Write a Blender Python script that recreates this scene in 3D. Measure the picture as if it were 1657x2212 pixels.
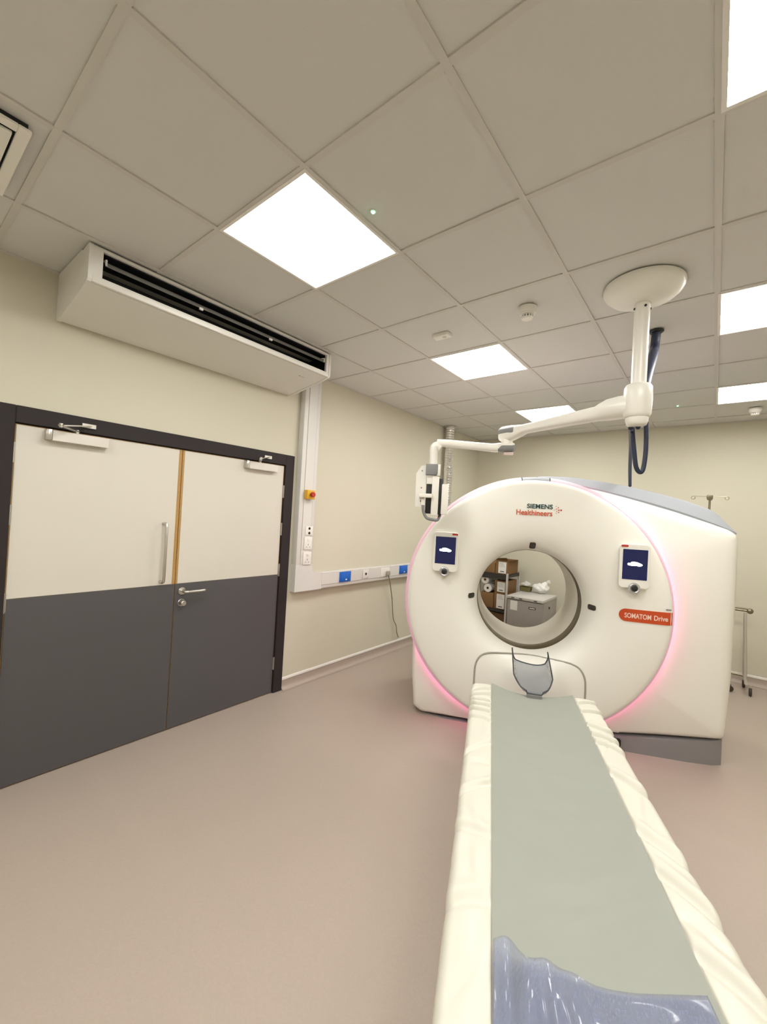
import bpy, bmesh, math, random
from mathutils import Vector, Matrix, noise
for o in list(bpy.data.objects): bpy.data.objects.remove(o, do_unlink=True)
scene = bpy.context.scene
COL = scene.collection
random.seed(7)

# ------------------------------------------------------------------ camera
H = 2.88                                   # ceiling height; ceiling grid is 0.6 m
FPX, YAW, PIT, ROL = 896.54, -0.6740, 0.0084, 0.0565
CAM = Vector((3.0363, -0.3649, H - 1.2697))
F_ = Vector((math.sin(YAW)*math.cos(PIT), math.cos(YAW)*math.cos(PIT), math.sin(PIT)))
R0 = Vector((math.cos(YAW), -math.sin(YAW), 0)); U0 = R0.cross(F_)
R_ = math.cos(ROL)*R0 + math.sin(ROL)*U0
U_ = -math.sin(ROL)*R0 + math.cos(ROL)*U0
cd = bpy.data.cameras.new('camera'); cam = bpy.data.objects.new('camera', cd); COL.objects.link(cam)
cd.sensor_fit = 'HORIZONTAL'; cd.sensor_width = 36.0; cd.lens = 36.0*FPX/1657.0
cd.clip_start = 0.02; cd.clip_end = 60
cam.matrix_world = Matrix(((R_.x, U_.x, -F_.x, CAM.x), (R_.y, U_.y, -F_.y, CAM.y), (R_.z, U_.z, -F_.z, CAM.z), (0, 0, 0, 1)))
scene.camera = cam
# ------------------------------------------------------------------ world, exposure
w = bpy.data.worlds.new('world'); scene.world = w; w.use_nodes = True
w.node_tree.nodes['Background'].inputs[0].default_value = (0.9, 0.9, 0.85, 1)
w.node_tree.nodes['Background'].inputs[1].default_value = 0.05
vs = scene.view_settings
scene.display_settings.display_device = 'sRGB'
vs.view_transform = 'Standard'; vs.look = 'None'; vs.gamma = 1.0; vs.use_curve_mapping = False
vs.exposure = 0.80
PANEL_STRENGTH = 13.0
PANEL_COLOR = (1.0, 0.976, 0.925)

# pixel helpers: a pixel gives a ray, the surface it lies on gives the distance
def ray(x, y): return F_ + R_*((x-828.5)/FPX) - U_*((y-1106.0)/FPX)
def onX(x, y, X): d = ray(x, y); return CAM + d*((X-CAM.x)/d.x)
def onY(x, y, Y): d = ray(x, y); return CAM + d*((Y-CAM.y)/d.y)
def onZ(x, y, Z): d = ray(x, y); return CAM + d*((Z-CAM.z)/d.z)
def onP(x, y, P, n): d = ray(x, y); return CAM + d*((P-CAM).dot(n)/d.dot(n))

# ------------------------------------------------------------------ materials
MATS = {}
def mat(name, col, rough=0.6, metal=0.0, spec=0.5, emit=None, es=0.0, alpha=1.0, noise_amt=0.0, noise_scale=40.0, bump=0.0, bump_scale=200.0, trans=0.0, coat=0.0):
    if name in MATS: return MATS[name]
    m = bpy.data.materials.new(name); m.use_nodes = True
    nt = m.node_tree; b = nt.nodes['Principled BSDF']
    b.inputs['Base Color'].default_value = (*col, 1)
    b.inputs['Roughness'].default_value = rough; b.inputs['Metallic'].default_value = metal
    b.inputs['Specular IOR Level'].default_value = spec
    b.inputs['Alpha'].default_value = alpha
    b.inputs['Transmission Weight'].default_value = trans
    b.inputs['Coat Weight'].default_value = coat
    if emit: b.inputs['Emission Color'].default_value = (*emit, 1); b.inputs['Emission Strength'].default_value = es
    tc = nt.nodes.new('ShaderNodeTexCoord')
    if noise_amt > 0:
        nz = nt.nodes.new('ShaderNodeTexNoise'); nz.inputs['Scale'].default_value = noise_scale; nz.inputs['Detail'].default_value = 4
        nt.links.new(tc.outputs['Object'], nz.inputs['Vector'])
        mx = nt.nodes.new('ShaderNodeMix'); mx.data_type = 'RGBA'
        mx.inputs[6].default_value = (*[c*(1-noise_amt) for c in col], 1); mx.inputs[7].default_value = (*[min(1, c*(1+noise_amt)) for c in col], 1)
        nt.links.new(nz.outputs['Fac'], mx.inputs[0]); nt.links.new(mx.outputs[2], b.inputs['Base Color'])
    if bump > 0:
        nb = nt.nodes.new('ShaderNodeTexNoise'); nb.inputs['Scale'].default_value = bump_scale; nb.inputs['Detail'].default_value = 3
        nt.links.new(tc.outputs['Object'], nb.inputs['Vector'])
        bp = nt.nodes.new('ShaderNodeBump'); bp.inputs['Strength'].default_value = bump; bp.inputs['Distance'].default_value = 0.002
        nt.links.new(nb.outputs['Fac'], bp.inputs['Height']); nt.links.new(bp.outputs['Normal'], b.inputs['Normal'])
    MATS[name] = m; return m
def wood(name, c1, c2, scale=(3, 3, 60)):
    m = mat(name, c1, 0.5); nt = m.node_tree; b = nt.nodes['Principled BSDF']
    tc = nt.nodes.new('ShaderNodeTexCoord'); mp = nt.nodes.new('ShaderNodeMapping'); mp.inputs['Scale'].default_value = scale
    nz = nt.nodes.new('ShaderNodeTexNoise'); nz.inputs['Scale'].default_value = 3; nz.inputs['Detail'].default_value = 5
    mx = nt.nodes.new('ShaderNodeMix'); mx.data_type = 'RGBA'; mx.inputs[6].default_value = (*c1, 1); mx.inputs[7].default_value = (*c2, 1)
    nt.links.new(tc.outputs['Object'], mp.inputs[0]); nt.links.new(mp.outputs[0], nz.inputs['Vector'])
    nt.links.new(nz.outputs['Fac'], mx.inputs[0]); nt.links.new(mx.outputs[2], b.inputs['Base Color']); return m

M_wall = mat('cream wall paint', (0.63, 0.60, 0.485), 0.75, bump=0.05, bump_scale=300)
M_ceil = mat('mineral ceiling tile', (0.66, 0.655, 0.625), 0.95, noise_amt=0.03, noise_scale=300, bump=0.25, bump_scale=350)
M_rail = mat('painted ceiling rail', (0.62, 0.60, 0.56), 0.6)
M_gap = mat('dark gap', (0.02, 0.02, 0.02), 0.9)
M_floor = mat('beige vinyl floor', (0.43, 0.36, 0.308), 0.42, spec=0.4, noise_amt=0.06, noise_scale=120, bump=0.04, bump_scale=150)
M_cap = mat('white plastic trim', (0.82, 0.80, 0.76), 0.45)
M_frame = mat('dark door frame', (0.030, 0.024, 0.025), 0.65, spec=0.25)
M_door = mat('cream door laminate', (0.68, 0.65, 0.58), 0.5, bump=0.04)
M_kick = mat('grey door laminate', (0.088, 0.085, 0.09), 0.42, bump=0.06, bump_scale=400)
M_oak = wood('oak lipping', (0.36, 0.20, 0.055), (0.52, 0.31, 0.11))
M_steel = mat('brushed steel', (0.62, 0.60, 0.56), 0.28, metal=1.0)
M_alu = mat('satin aluminium', (0.72, 0.71, 0.68), 0.4, metal=1.0)
M_closer = mat('silver closer paint', (0.70, 0.67, 0.62), 0.35, metal=0.4)
M_white = mat('white gloss plastic', (0.83, 0.81, 0.75), 0.3, spec=0.5)
M_acw = mat('air conditioner white', (0.76, 0.745, 0.70), 0.4)
M_scan = mat('scanner white shell', (0.89, 0.875, 0.815), 0.32, spec=0.45)
M_scang = mat('scanner grey cover', (0.34, 0.36, 0.39), 0.65, spec=0.2)
M_base = mat('scanner plinth grey', (0.26, 0.25, 0.26), 0.45)
M_ring = mat('pink light guide', (0.62, 0.50, 0.52), 0.4, emit=(1.0, 0.34, 0.60), es=0.17)
M_ledp = mat('pink led strip', (0.9, 0.6, 0.75), 0.4, emit=(1.0, 0.20, 0.50), es=2.6)
M_bronze = mat('bronze bore window', (0.10, 0.075, 0.04), 0.22, spec=0.7)
M_bore = mat('bore liner', (0.74, 0.70, 0.62), 0.4)
M_black = mat('black plastic', (0.012, 0.012, 0.014), 0.35)
M_seam = mat('grey seam', (0.36, 0.345, 0.30), 0.6)
M_sens = mat('dark sensor window', (0.045, 0.035, 0.028), 0.25)
M_screen = mat('dark blue display', (0.004, 0.005, 0.03), 0.12, emit=(0.0, 0.006, 0.07), es=0.35)
M_glyph = mat('lit display mark', (0.9, 1, 1), 0.5, emit=(0.95, 1.0, 1.0), es=1.4)
M_teal = mat('dark teal print', (0.006, 0.05, 0.055), 0.5)
M_orange = mat('orange red print', (0.58, 0.07, 0.012), 0.4)
M_badge_txt = mat('pale badge lettering', (0.86, 0.66, 0.56), 0.5)
M_red = mat('red plastic', (0.45, 0.02, 0.01), 0.35)
M_silver = mat('silver knob', (0.55, 0.55, 0.56), 0.25, metal=0.7)
M_greypl = mat('mid grey plastic', (0.22, 0.22, 0.225), 0.5)
M_dkblue = mat('dark blue rubber hose', (0.016, 0.024, 0.055), 0.45)
M_yellow = mat('yellow switch box', (0.75, 0.42, 0.02), 0.4)
M_blue = mat('blue socket plastic', (0.015, 0.14, 0.60), 0.35)
M_trunk = mat('white trunking', (0.70, 0.69, 0.66), 0.4)
M_cable = mat('grey cable', (0.22, 0.20, 0.14), 0.5)
M_mat = mat('grey green mattress vinyl', (0.32, 0.335, 0.295), 0.5, spec=0.35, noise_amt=0.03, noise_scale=8)
M_pad = mat('white vinyl side pad', (0.66, 0.645, 0.565), 0.38)
M_led = mat('green indicator', (0.2, 0.9, 0.5), 0.4, emit=(0.15, 1.0, 0.45), es=9.0)
M_card = mat('brown cardboard', (0.22, 0.12, 0.045), 0.8, noise_amt=0.08, noise_scale=20)
M_carddk = mat('dark brown cardboard', (0.12, 0.06, 0.025), 0.8)
M_paper = mat('white paper', (0.80, 0.79, 0.76), 0.7)
M_print = mat('printed ink', (0.05, 0.05, 0.05), 0.7)
M_fridge = mat('grey appliance enamel', (0.31, 0.285, 0.27), 0.4)
M_fridget = mat('pale worktop', (0.55, 0.53, 0.50), 0.35)
M_olive = mat('olive pulp tray', (0.16, 0.14, 0.05), 0.8)
M_rack = mat('dark rack shelf', (0.03, 0.025, 0.022), 0.5)
M_duct = mat('crinkled foil duct', (0.86, 0.86, 0.84), 0.22, metal=0.85)
M_chrome = mat('worn chrome', (0.26, 0.23, 0.16), 0.35, metal=0.8)
M_rubber = mat('dark castor rubber', (0.05, 0.035, 0.02), 0.6)
M_panel = mat('lit diffuser panel', (0.9, 0.9, 0.9), 0.6, emit=PANEL_COLOR, es=PANEL_STRENGTH)
def clear(name, col, opacity, rough):
    m = bpy.data.materials.new(name); m.use_nodes = True; nt = m.node_tree; b = nt.nodes['Principled BSDF']
    b.inputs['Base Color'].default_value = (*col, 1); b.inputs['Roughness'].default_value = rough
    b.inputs['Alpha'].default_value = opacity; b.inputs['Specular IOR Level'].default_value = 0.9
    return m
M_film = clear('clear bluish plastic film', (0.33, 0.38, 0.64), 0.42, 0.06)
M_smoke = clear('smoke grey clear plastic', (0.27, 0.30, 0.35), 0.62, 0.08)
M_bag = clear('milky plastic bag', (0.85, 0.85, 0.82), 0.9, 0.3)

# ------------------------------------------------------------------ mesh helpers
def finish(bm, angle=35):
    bmesh.ops.recalc_face_normals(bm, faces=bm.faces)
    for f in bm.faces: f.smooth = True
    th = math.radians(angle)
    for e in bm.edges:
        e.smooth = not (len(e.link_faces) == 2 and e.calc_face_angle(0) > th)
def world_inv(par):
    p = par
    while p.parent: p = p.parent
    return p.matrix_basis.inverted()
def obj(name, bm, m, parent=None, angle=35, recalc=True):
    """bm in world coordinates -> one mesh object; under a parent it is expressed in the thing's frame"""
    if recalc: finish(bm, angle)
    me = bpy.data.meshes.new(name); 
    o = bpy.data.objects.new(name, me); COL.objects.link(o)
    if parent:
        bm.transform(world_inv(parent)); o.parent = parent
    else:
        xs = [v.co for v in bm.verts]
        c = Vector(((min(v.x for v in xs)+max(v.x for v in xs))/2, (min(v.y for v in xs)+max(v.y for v in xs))/2, min(v.z for v in xs)))
        bm.transform(Matrix.Translation(-c)); o.location = c
    bm.to_mesh(me); bm.free()
    for mm in (m if isinstance(m, (list, tuple)) else [m]): me.materials.append(mm)
    return o
def tag(o, label=None, cat=None, group=None, kind=None):
    if label: o['label'] = label
    if cat: o['category'] = cat
    if group: o['group'] = group
    if kind: o['kind'] = kind
    return o
def thing(name, label, cat, loc, group=None, kind=None, rz=0.0):
    e = bpy.data.objects.new(name, None); COL.objects.link(e); e.location = loc; e.rotation_euler = (0, 0, rz)
    e.empty_display_size = 0.1
    e.matrix_basis = Matrix.Translation(Vector(loc)) @ Matrix.Rotation(rz, 4, 'Z')
    return tag(e, label, cat, group, kind)
def NB(): return bmesh.new()
def box(bm, x0, x1, y0, y1, z0, z1, M=None, bev=0.0, seg=2):
    r = bmesh.ops.create_cube(bm, size=1.0)['verts']
    T = Matrix.Translation(((x0+x1)/2, (y0+y1)/2, (z0+z1)/2)) @ Matrix.Diagonal((abs(x1-x0), abs(y1-y0), abs(z1-z0), 1))
    bmesh.ops.transform(bm, matrix=T, verts=r)
    if bev > 0:
        es = list({e for v in r for e in v.link_edges})
        g = bmesh.ops.bevel(bm, geom=es, offset=bev, segments=seg, affect='EDGES', profile=0.5)
        r = list({v for f in g['faces'] for v in f.verts} | {v for v in r if v.is_valid})
    if M: bmesh.ops.transform(bm, matrix=M, verts=[v for v in r if v.is_valid])
    return bm
def frameM(P, ex, ey, ez):
    return Matrix(((ex.x, ey.x, ez.x, P.x), (ex.y, ey.y, ez.y, P.y), (ex.z, ey.z, ez.z, P.z), (0, 0, 0, 1)))
def tube(bm, pts, r, n=12, caps=True, up=None):
    pts = [Vector(p) for p in pts]; N = len(pts)
    rad = r if isinstance(r, (list, tuple)) else [r]*N
    rings = []; prev = None
    for i, p in enumerate(pts):
        d = (pts[min(i+1, N-1)] - pts[max(i-1, 0)]).normalized()
        if prev is None:
            a = Vector((0, 0, 1)) if abs(d.z) < 0.9 else Vector((1, 0, 0))
            u = d.cross(a).normalized()
        else:
            u = (prev - d*prev.dot(d)).normalized()
        prev = u; v = d.cross(u)
        rings.append([bm.verts.new(p + (u*math.cos(2*math.pi*k/n) + v*math.sin(2*math.pi*k/n))*rad[i]) for k in range(n)])
    for i in range(N-1):
        for k in range(n):
            bm.faces.new((rings[i][k], rings[i][(k+1) % n], rings[i+1][(k+1) % n], rings[i+1][k]))
    if caps:
        bm.faces.new(list(reversed(rings[0]))); bm.faces.new(rings[-1])
    return bm
def spline(pts, n=10):
    """Catmull-Rom through the points"""
    P = [Vector(p) for p in pts]; P = [P[0]*2-P[1]] + P + [P[-1]*2-P[-2]]; out = []
    for i in range(1, len(P)-2):
        for k in range(n):
            t = k/n; a, b, c, d = P[i-1], P[i], P[i+1], P[i+2]
            out.append(0.5*((2*b) + (c-a)*t + (2*a-5*b+4*c-d)*t*t + (3*b-a-3*c+d)*t**3))
    out.append(P[-2]); return out
def lathe(bm, prof, O, ax, n=48, closed=False, mats=None):
    """prof: (r, h) along axis ax from O"""
    ax = Vector(ax).normalized(); a = Vector((0, 0, 1)) if abs(ax.z) < 0.9 else Vector((1, 0, 0))
    u = ax.cross(a).normalized(); v = ax.cross(u); rings = []
    for r, h in prof:
        if r < 1e-6: rings.append([bm.verts.new(Vector(O)+ax*h)])
        else: rings.append([bm.verts.new(Vector(O)+ax*h+(u*math.cos(2*math.pi*k/n)+v*math.sin(2*math.pi*k/n))*r) for k in range(n)])
    pairs = list(zip(rings, rings[1:])) + ([(rings[-1], rings[0])] if closed else [])
    for A, B in pairs:
        for k in range(n):
            k2 = (k+1) % n
            if len(A) == 1 and len(B) == 1: continue
            if len(A) == 1: bm.faces.new((A[0], B[k2], B[k]))
            elif len(B) == 1: bm.faces.new((A[k], A[k2], B[0]))
            else: bm.faces.new((A[k], A[k2], B[k2], B[k]))
    return bm
def prism(bm, poly, M, d):
    """poly in local xy, extruded from z=0 to z=d, placed by M"""
    A = [bm.verts.new(M @ Vector((x, y, 0))) for x, y in poly]; B = [bm.verts.new(M @ Vector((x, y, d))) for x, y in poly]
    n = len(poly); bm.faces.new(list(reversed(A))); bm.faces.new(B)
    for i in range(n): bm.faces.new((A[i], A[(i+1) % n], B[(i+1) % n], B[i]))
    return bm
def rrect(w, h, r, n=6, cx=0, cy=0):
    o = []
    for qx, qy, a0 in ((1, 1, 0), (-1, 1, 90), (-1, -1, 180), (1, -1, 270)):
        for k in range(n+1):
            a = math.radians(a0+90*k/n); o.append((cx+qx*(w/2-r)+r*math.cos(a), cy+qy*(h/2-r)+r*math.sin(a)))
    return o
def loft(bm, rings, cap0=True, cap1=True):
    R = [[bm.verts.new(Vector(p)) for p in ring] for ring in rings]; n = len(R[0])
    for A, B in zip(R, R[1:]):
        for k in range(n): bm.faces.new((A[k], A[(k+1) % n], B[(k+1) % n], B[k]))
    if cap0: bm.faces.new(list(reversed(R[0])))
    if cap1: bm.faces.new(R[-1])
    return bm
def grid(bm, fn, nu, nv):
    V = [[bm.verts.new(Vector(fn(i/nu, j/nv))) for j in range(nv+1)] for i in range(nu+1)]
    for i in range(nu):
        for j in range(nv): bm.faces.new((V[i][j], V[i+1][j], V[i+1][j+1], V[i][j+1]))
    return V
def text_bm(body, width, height, M, depth=0.0015, bold=0.0):
    """lettering as solid mesh, fitted to width x height, centred, lying in M's xy plane"""
    cu = bpy.data.curves.new('lettering', 'FONT'); cu.body = body; cu.size = 1; cu.offset = bold; cu.extrude = 0.01
    to = bpy.data.objects.new('lettering_tmp', cu); COL.objects.link(to)
    bpy.context.view_layer.update()
    me = bpy.data.meshes.new_from_object(to.evaluated_get(bpy.context.evaluated_depsgraph_get()))
    bm = NB(); bm.from_mesh(me)
    bpy.data.objects.remove(to, do_unlink=True); bpy.data.meshes.remove(me); bpy.data.curves.remove(cu)
    xs = [v.co.x for v in bm.verts]; ys = [v.co.y for v in bm.verts]
    cx, cy = (min(xs)+max(xs))/2, (min(ys)+max(ys))/2
    S = Matrix.Diagonal((width/(max(xs)-min(xs)), height/(max(ys)-min(ys)), depth/0.02, 1)) @ Matrix.Translation((-cx, -cy, 0.01))
    bm.transform(M @ S); return bm

# ================================================================== SETTING
X0, X1, Y0, Y1 = 0.06, 4.86, -2.10, 5.70
FR0, FR1, FRT = 0.035, 2.03, 2.095          # door frame outer edges along the left wall
tag(obj('floor', box(NB(), X0-.2, X1+.2, Y0-.2, Y1+.2, -.12, 0), M_floor), kind='structure')
bm = NB()
box(bm, X0-.2, X0, Y0-.2, FR0+.02, 0, H+.12); box(bm, X0-.2, X0, FR1-.02, Y1+.2, 0, H+.12); box(bm, X0-.2, X0, FR0+.02, FR1-.02, FRT-.02, H+.12)
tag(obj('wall_left', bm, M_wall), kind='structure')
tag(obj('wall_back', box(NB(), X0, X1, Y1, Y1+.15, 0, H+.12), M_wall), kind='structure')
tag(obj('wall_right', box(NB(), X1, X1+.15, Y0, Y1, 0, H+.12), M_wall), kind='structure')
tag(obj('wall_front', box(NB(), X0, X1, Y0-.15, Y0, 0, H+.12), M_wall), kind='structure')

# ceiling: soffit slab, rails and tiles
LIGHTS = [(c, r) for c in (2, 5) for r in (-2, 1, 4, 7)]
DIFF = (1, -1)
ceil = tag(obj('ceiling', box(NB(), X0, X1, Y0, Y1, H+.05, H+.12), M_ceil), kind='structure')
def clampx(a): return max(X0, min(X1, a))
def clampy(a): return max(Y0, min(Y1, a))
tile_cache = {}
for c in range(0, 11):
    for r in range(-5, 10):
        if (c, r) in LIGHTS or (c, r) == DIFF: continue
        x0, x1, y0, y1 = clampx(c*.6), clampx(c*.6+.6), clampy(r*.6), clampy(r*.6+.6)
        if x1-x0 < .05 or y1-y0 < .05: continue
        x0 += .008; x1 -= .008; y0 += .008; y1 -= .008
        key = (round(x1-x0, 3), round(y1-y0, 3))
        if key not in tile_cache:
            t = NB(); box(t, -key[0]/2, key[0]/2, -key[1]/2, key[1]/2, 0, .018, bev=.002, seg=1); finish(t)
            me = bpy.data.meshes.new('ceiling_tile'); t.to_mesh(me); t.free(); me.materials.append(M_ceil); tile_cache[key] = me
        o = bpy.data.objects.new('ceiling_tile', tile_cache[key]); COL.objects.link(o); o.parent = ceil
        o.matrix_local = ceil.matrix_basis.inverted() @ Matrix.Translation(((x0+x1)/2, (y0+y1)/2, H+.006+random.uniform(-.0008, .0008)))
for c in range(1, 11):
    if X0 < c*.6 < X1: obj('ceiling_rail', box(NB(), c*.6-.012, c*.6+.012, Y0, Y1, H, H+.0055), M_rail, ceil)
for r in range(-4, 10):
    for c in range(0, 11):
        a, b = clampx(c*.6)+.012, clampx(c*.6+.6)-.012
        if b-a > .05: obj('cross_rail', box(NB(), a, b, r*.6-.012, r*.6+.012, H+.0003, H+.0055), M_rail, ceil)
for nm, bx in (('wall_angle', (X0, X0+.02, Y0, Y1)), ('wall_angle', (X0+.02, X1, Y1-.02, Y1))):
    obj(nm, box(NB(), bx[0], bx[1], bx[2], bx[3], H-.001, H+.0055), M_rail, ceil)

# coved skirting
def cove(name, P0, P1, nrm):
    d = (P1-P0).normalized(); L = (P1-P0).length
    prof = [(0.0, 0.002), (0.045, 0.002)] + [(0.045-.042*math.sin(math.radians(a)), .002+.042*(1-math.cos(math.radians(a)))) for a in range(15, 91, 15)] + [(0.003, .09), (0, .09)]
    bm = NB(); loft(bm, [[P0 + d*t + nrm*x + Vector((0, 0, z)) for x, z in prof] for t in (0, L)])
    o = tag(obj(name, bm, M_floor, angle=50), kind='structure')
    bm = NB(); loft(bm, [[P0 + d*t + nrm*x + Vector((0, 0, z)) for x, z in ((0, .086), (.007, .086), (.008, .098), (.004, .108), (0, .110))] for t in (0, L)])
    obj('capping_strip', bm, M_cap, o)
cove('baseboard_left', Vector((X0, FR1+.001, 0)), Vector((X0, Y1, 0)), Vector((1, 0, 0)))
cove('baseboard_front', Vector((X0, Y0, 0)), Vector((X0, FR0-.001, 0)), Vector((1, 0, 0)))
cove('baseboard_back', Vector((X0+.05, Y1, 0)), Vector((X1, Y1, 0)), Vector((0, -1, 0)))

# ------------------------------------------------------------------ double doors
XF = X0+.014                                # frame face
fr = thing('trim_1', None, None, (X0, (FR0+FR1)/2, 0), kind='structure')
fw = .092
obj('frame_jamb', box(NB(), X0-.11, XF, FR0, FR0+fw, 0, FRT, bev=.003, seg=1), M_frame, fr)
obj('frame_jamb', box(NB(), X0-.11, XF, FR1-fw, FR1, 0, FRT, bev=.003, seg=1), M_frame, fr)
obj('frame_head', box(NB(), X0-.11, XF, FR0+fw, FR1-fw, FRT-fw, FRT, bev=.003, seg=1), M_frame, fr)
bm = NB(); box(bm, X0-.10, X0-.055, FR0+fw, FR1-fw, FRT-fw-.02, FRT-fw); 
obj('door_stop', bm, M_frame, fr)
YA, YM, YB = FR0+fw+.004, 1.040, FR1-fw-.004
ZT, ZK = FRT-fw-.005, 1.04
XL = X0-.006                                # leaf face
def leaf(name, ya, yb, hinge_y, hinge_z, meet_right):
    d = thing(name, None, None, (XL-.05, (ya+yb)/2, 0), kind='structure')
    core = obj('door_core', box(NB(), XL-.046, XL-.002, ya, yb, .006, ZT), M_oak, d)
    p0, p1 = (ya+.004, yb-.022) if meet_right else (ya+.014, yb-.004)
    obj('upper_panel', box(NB(), XL-.003, XL, p0, p1, ZK+.001, ZT-.004, bev=.001, seg=1), M_door, d)
    obj('kick_panel', box(NB(), XL-.003, XL+.0012, ya+(.003 if meet_right else .001), yb-(.001 if meet_right else .003), .008, ZK, bev=.0008, seg=1), M_kick, d)
    for z in hinge_z:
        bm = NB(); tube(bm, [(XL+.007, hinge_y, z-.055), (XL+.007, hinge_y, z+.055)], .007, 10)
        box(bm, XL-.004, XL+.003, hinge_y-.011, hinge_y+.011, z-.05, z+.05); obj('hinge', bm, M_steel, d)
    return d
d1 = leaf('door_1', YA, YM-.002, YA-.004, (1.84, 1.50, 1.02, .25), True)
d2 = leaf('door_2', YM+.002, YB, YB+.004, (1.77, 1.44, 1.08, .26), False)
# pull handle on the wide leaf
hy, hz0, hz1, hx = .937, 1.065, 1.47, XL+.052
bm = NB(); pts = [(XL, hy, hz1), (hx-.018, hy, hz1), (hx-.005, hy, hz1-.005), (hx, hy, hz1-.018), (hx, hy, hz0+.018), (hx-.005, hy, hz0+.005), (hx-.018, hy, hz0), (XL, hy, hz0)]
tube(bm, pts, .0105, 14); obj('pull_handle', bm, M_steel, d1)
# lever handle and thumb turn on the other leaf
ly, lz = 1.092, .985
bm = NB(); lathe(bm, [(0, 0), (.027, 0), (.027, .007), (.024, .010), (0, .010)], (XL, ly, lz), (1, 0, 0), 24); lev = obj('handle_rose', bm, M_steel, d2)
bm = NB(); tube(bm, spline([(XL+.008, ly, lz), (XL+.045, ly, lz), (XL+.058, ly+.02, lz), (XL+.060, ly+.06, lz), (XL+.060, ly+.135, lz), (XL+.05, ly+.142, lz)], 6), .0095, 12); obj('lever', bm, M_steel, lev)
bm = NB(); lathe(bm, [(0, 0), (.027, 0), (.027, .006), (.024, .009), (0, .009)], (XL, ly, lz-.083), (1, 0, 0), 24); tr = obj('lock_rose', bm, M_steel, d2)
bm = NB(); lathe(bm, [(.010, .008), (.010, .022), (.019, .028), (.019, .04), (.015, .044), (0, .044)], (XL, ly, lz-.083), (1, 0, 0), 20); obj('thumb_turn', bm, M_steel, tr)
# closers: body on the leaf, folded arm up to the frame head
def closer(d, ya, yb, pivot, elbow, shoe):
    z0, z1 = 1.928, 1.988
    o = obj('door_closer', box(NB(), XL, XL+.045, ya, yb, z0, z1, bev=.002, seg=1), M_closer, d)
    obj('closer_end_cap', box(NB(), XL, XL+.044, ya-.028, ya-.001, z0+.003, z1+.002, bev=.003), M_steel, o)
    bm = NB(); P = Vector((XL+.035, pivot, z1+.012)); E2 = Vector((XL+.13, elbow, z1+.02)); Q = Vector((XF+.012, shoe, FRT-.05))
    tube(bm, [P-Vector((0, 0, .013)), P+Vector((0, 0, .008))], .011, 12)
    for A, B, wd in ((P, E2, .011), (E2, Q, .009)):
        ex = (B-A).normalized(); ey = Vector((0, 0, 1)).cross(ex).normalized(); ez = ex.cross(ey)
        box(bm, -.01, (B-A).length+.01, -wd, wd, -.004, .004, frameM(A, ex, ey, ez), bev=.0015, seg=1)
    tube(bm, [E2-Vector((0, 0, .01)), E2+Vector((0, 0, .012))], .010, 12)
    box(bm, XF, XF+.012, shoe-.035, shoe+.035, FRT-.062, FRT-.038)
    obj('closer_arm', bm, M_steel, o)
closer(d1, .285, .565, .40, .30, .46)
closer(d2, 1.56, 1.835, 1.66, 1.60, 1.74)

# ================================================================== AIR CONDITIONER
ac = thing('air_conditioner', 'long white ceiling air conditioner with black slot above the double doors', 'air conditioner', (.3, 1.1, 2.60))
AY0, AY1, AX = .275, 1.925, .58
prof = [(X0+.002, H-.002), (AX-.02, H-.002), (AX-.02, 2.862), (AX-.25, 2.85), (AX-.25, 2.72), (AX-.02, 2.708), (AX-.02, 2.688), (AX-.09, 2.672), (X0+.06, 2.614), (X0+.02, 2.612), (X0+.002, 2.63)]
Mac = lambda y: Matrix(((1, 0, 0, 0), (0, 0, 1, y), (0, 1, 0, 0), (0, 0, 0, 1)))
prof_pts = lambda y, pr: [Vector((x, y, z)) for x, z in pr]
bm = NB(); loft(bm, [prof_pts(AY0+.02, prof), prof_pts(AY1-.02, prof)]); obj('casing', bm, M_acw, ac)
endp = [(X0+.002, H-.002), (AX-.12, H-.002), (AX-.10, 2.868), (AX-.001, 2.874), (AX+.004, 2.86), (AX+.002, 2.70), (AX-.008, 2.688), (AX-.09, 2.668), (X0+.06, 2.609), (X0+.015, 2.609), (X0+.002, 2.63)]
for ya, yb in ((AY0, AY0+.019), (AY1-.019, AY1)):
    bm = NB(); loft(bm, [prof_pts(ya, endp), prof_pts(yb, endp)]); obj('end_cap', bm, M_acw, ac)
bm = NB()
box(bm, AX-.02, AX, AY0+.0195, AY1-.0195, 2.857, 2.873, bev=.002); box(bm, AX-.02, AX, AY0+.0195, AY1-.0195, 2.69, 2.724, bev=.003)
box(bm, AX-.02, AX, AY0+.0195, AY0+.062, 2.722, 2.858); box(bm, AX-.02, AX, AY1-.045, AY1-.0195, 2.722, 2.858)
obj('outlet_frame', bm, M_acw, ac)
bm = NB(); box(bm, AX-.249, AX-.24, AY0+.022, AY1-.022, 2.722, 2.85)
box(bm, AX-.24, AX-.021, AY0+.021, AY0+.024, 2.722, 2.855); box(bm, AX-.24, AX-.021, AY1-.024, AY1-.021, 2.722, 2.855)
box(bm, AX-.24, AX-.021, AY0+.024, AY1-.024, 2.709, 2.7225); box(bm, AX-.24, AX-.021, AY0+.024, AY1-.024, 2.853, 2.861)
obj('outlet_cavity', bm, M_black, ac)
lv = NB(); grid(lv, lambda u, v: (AX-.034+.026*u, AY0+.075+(AY1-AY0-.135)*v, 2.826-.034*u+.004*math.sin(u*3.1)), 5, 2)
bmesh.ops.solidify(lv, geom=lv.faces[:], thickness=.004); louv = obj('louvre', lv, mat('louvre grey', (.42, .41, .38), .35), ac)
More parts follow.
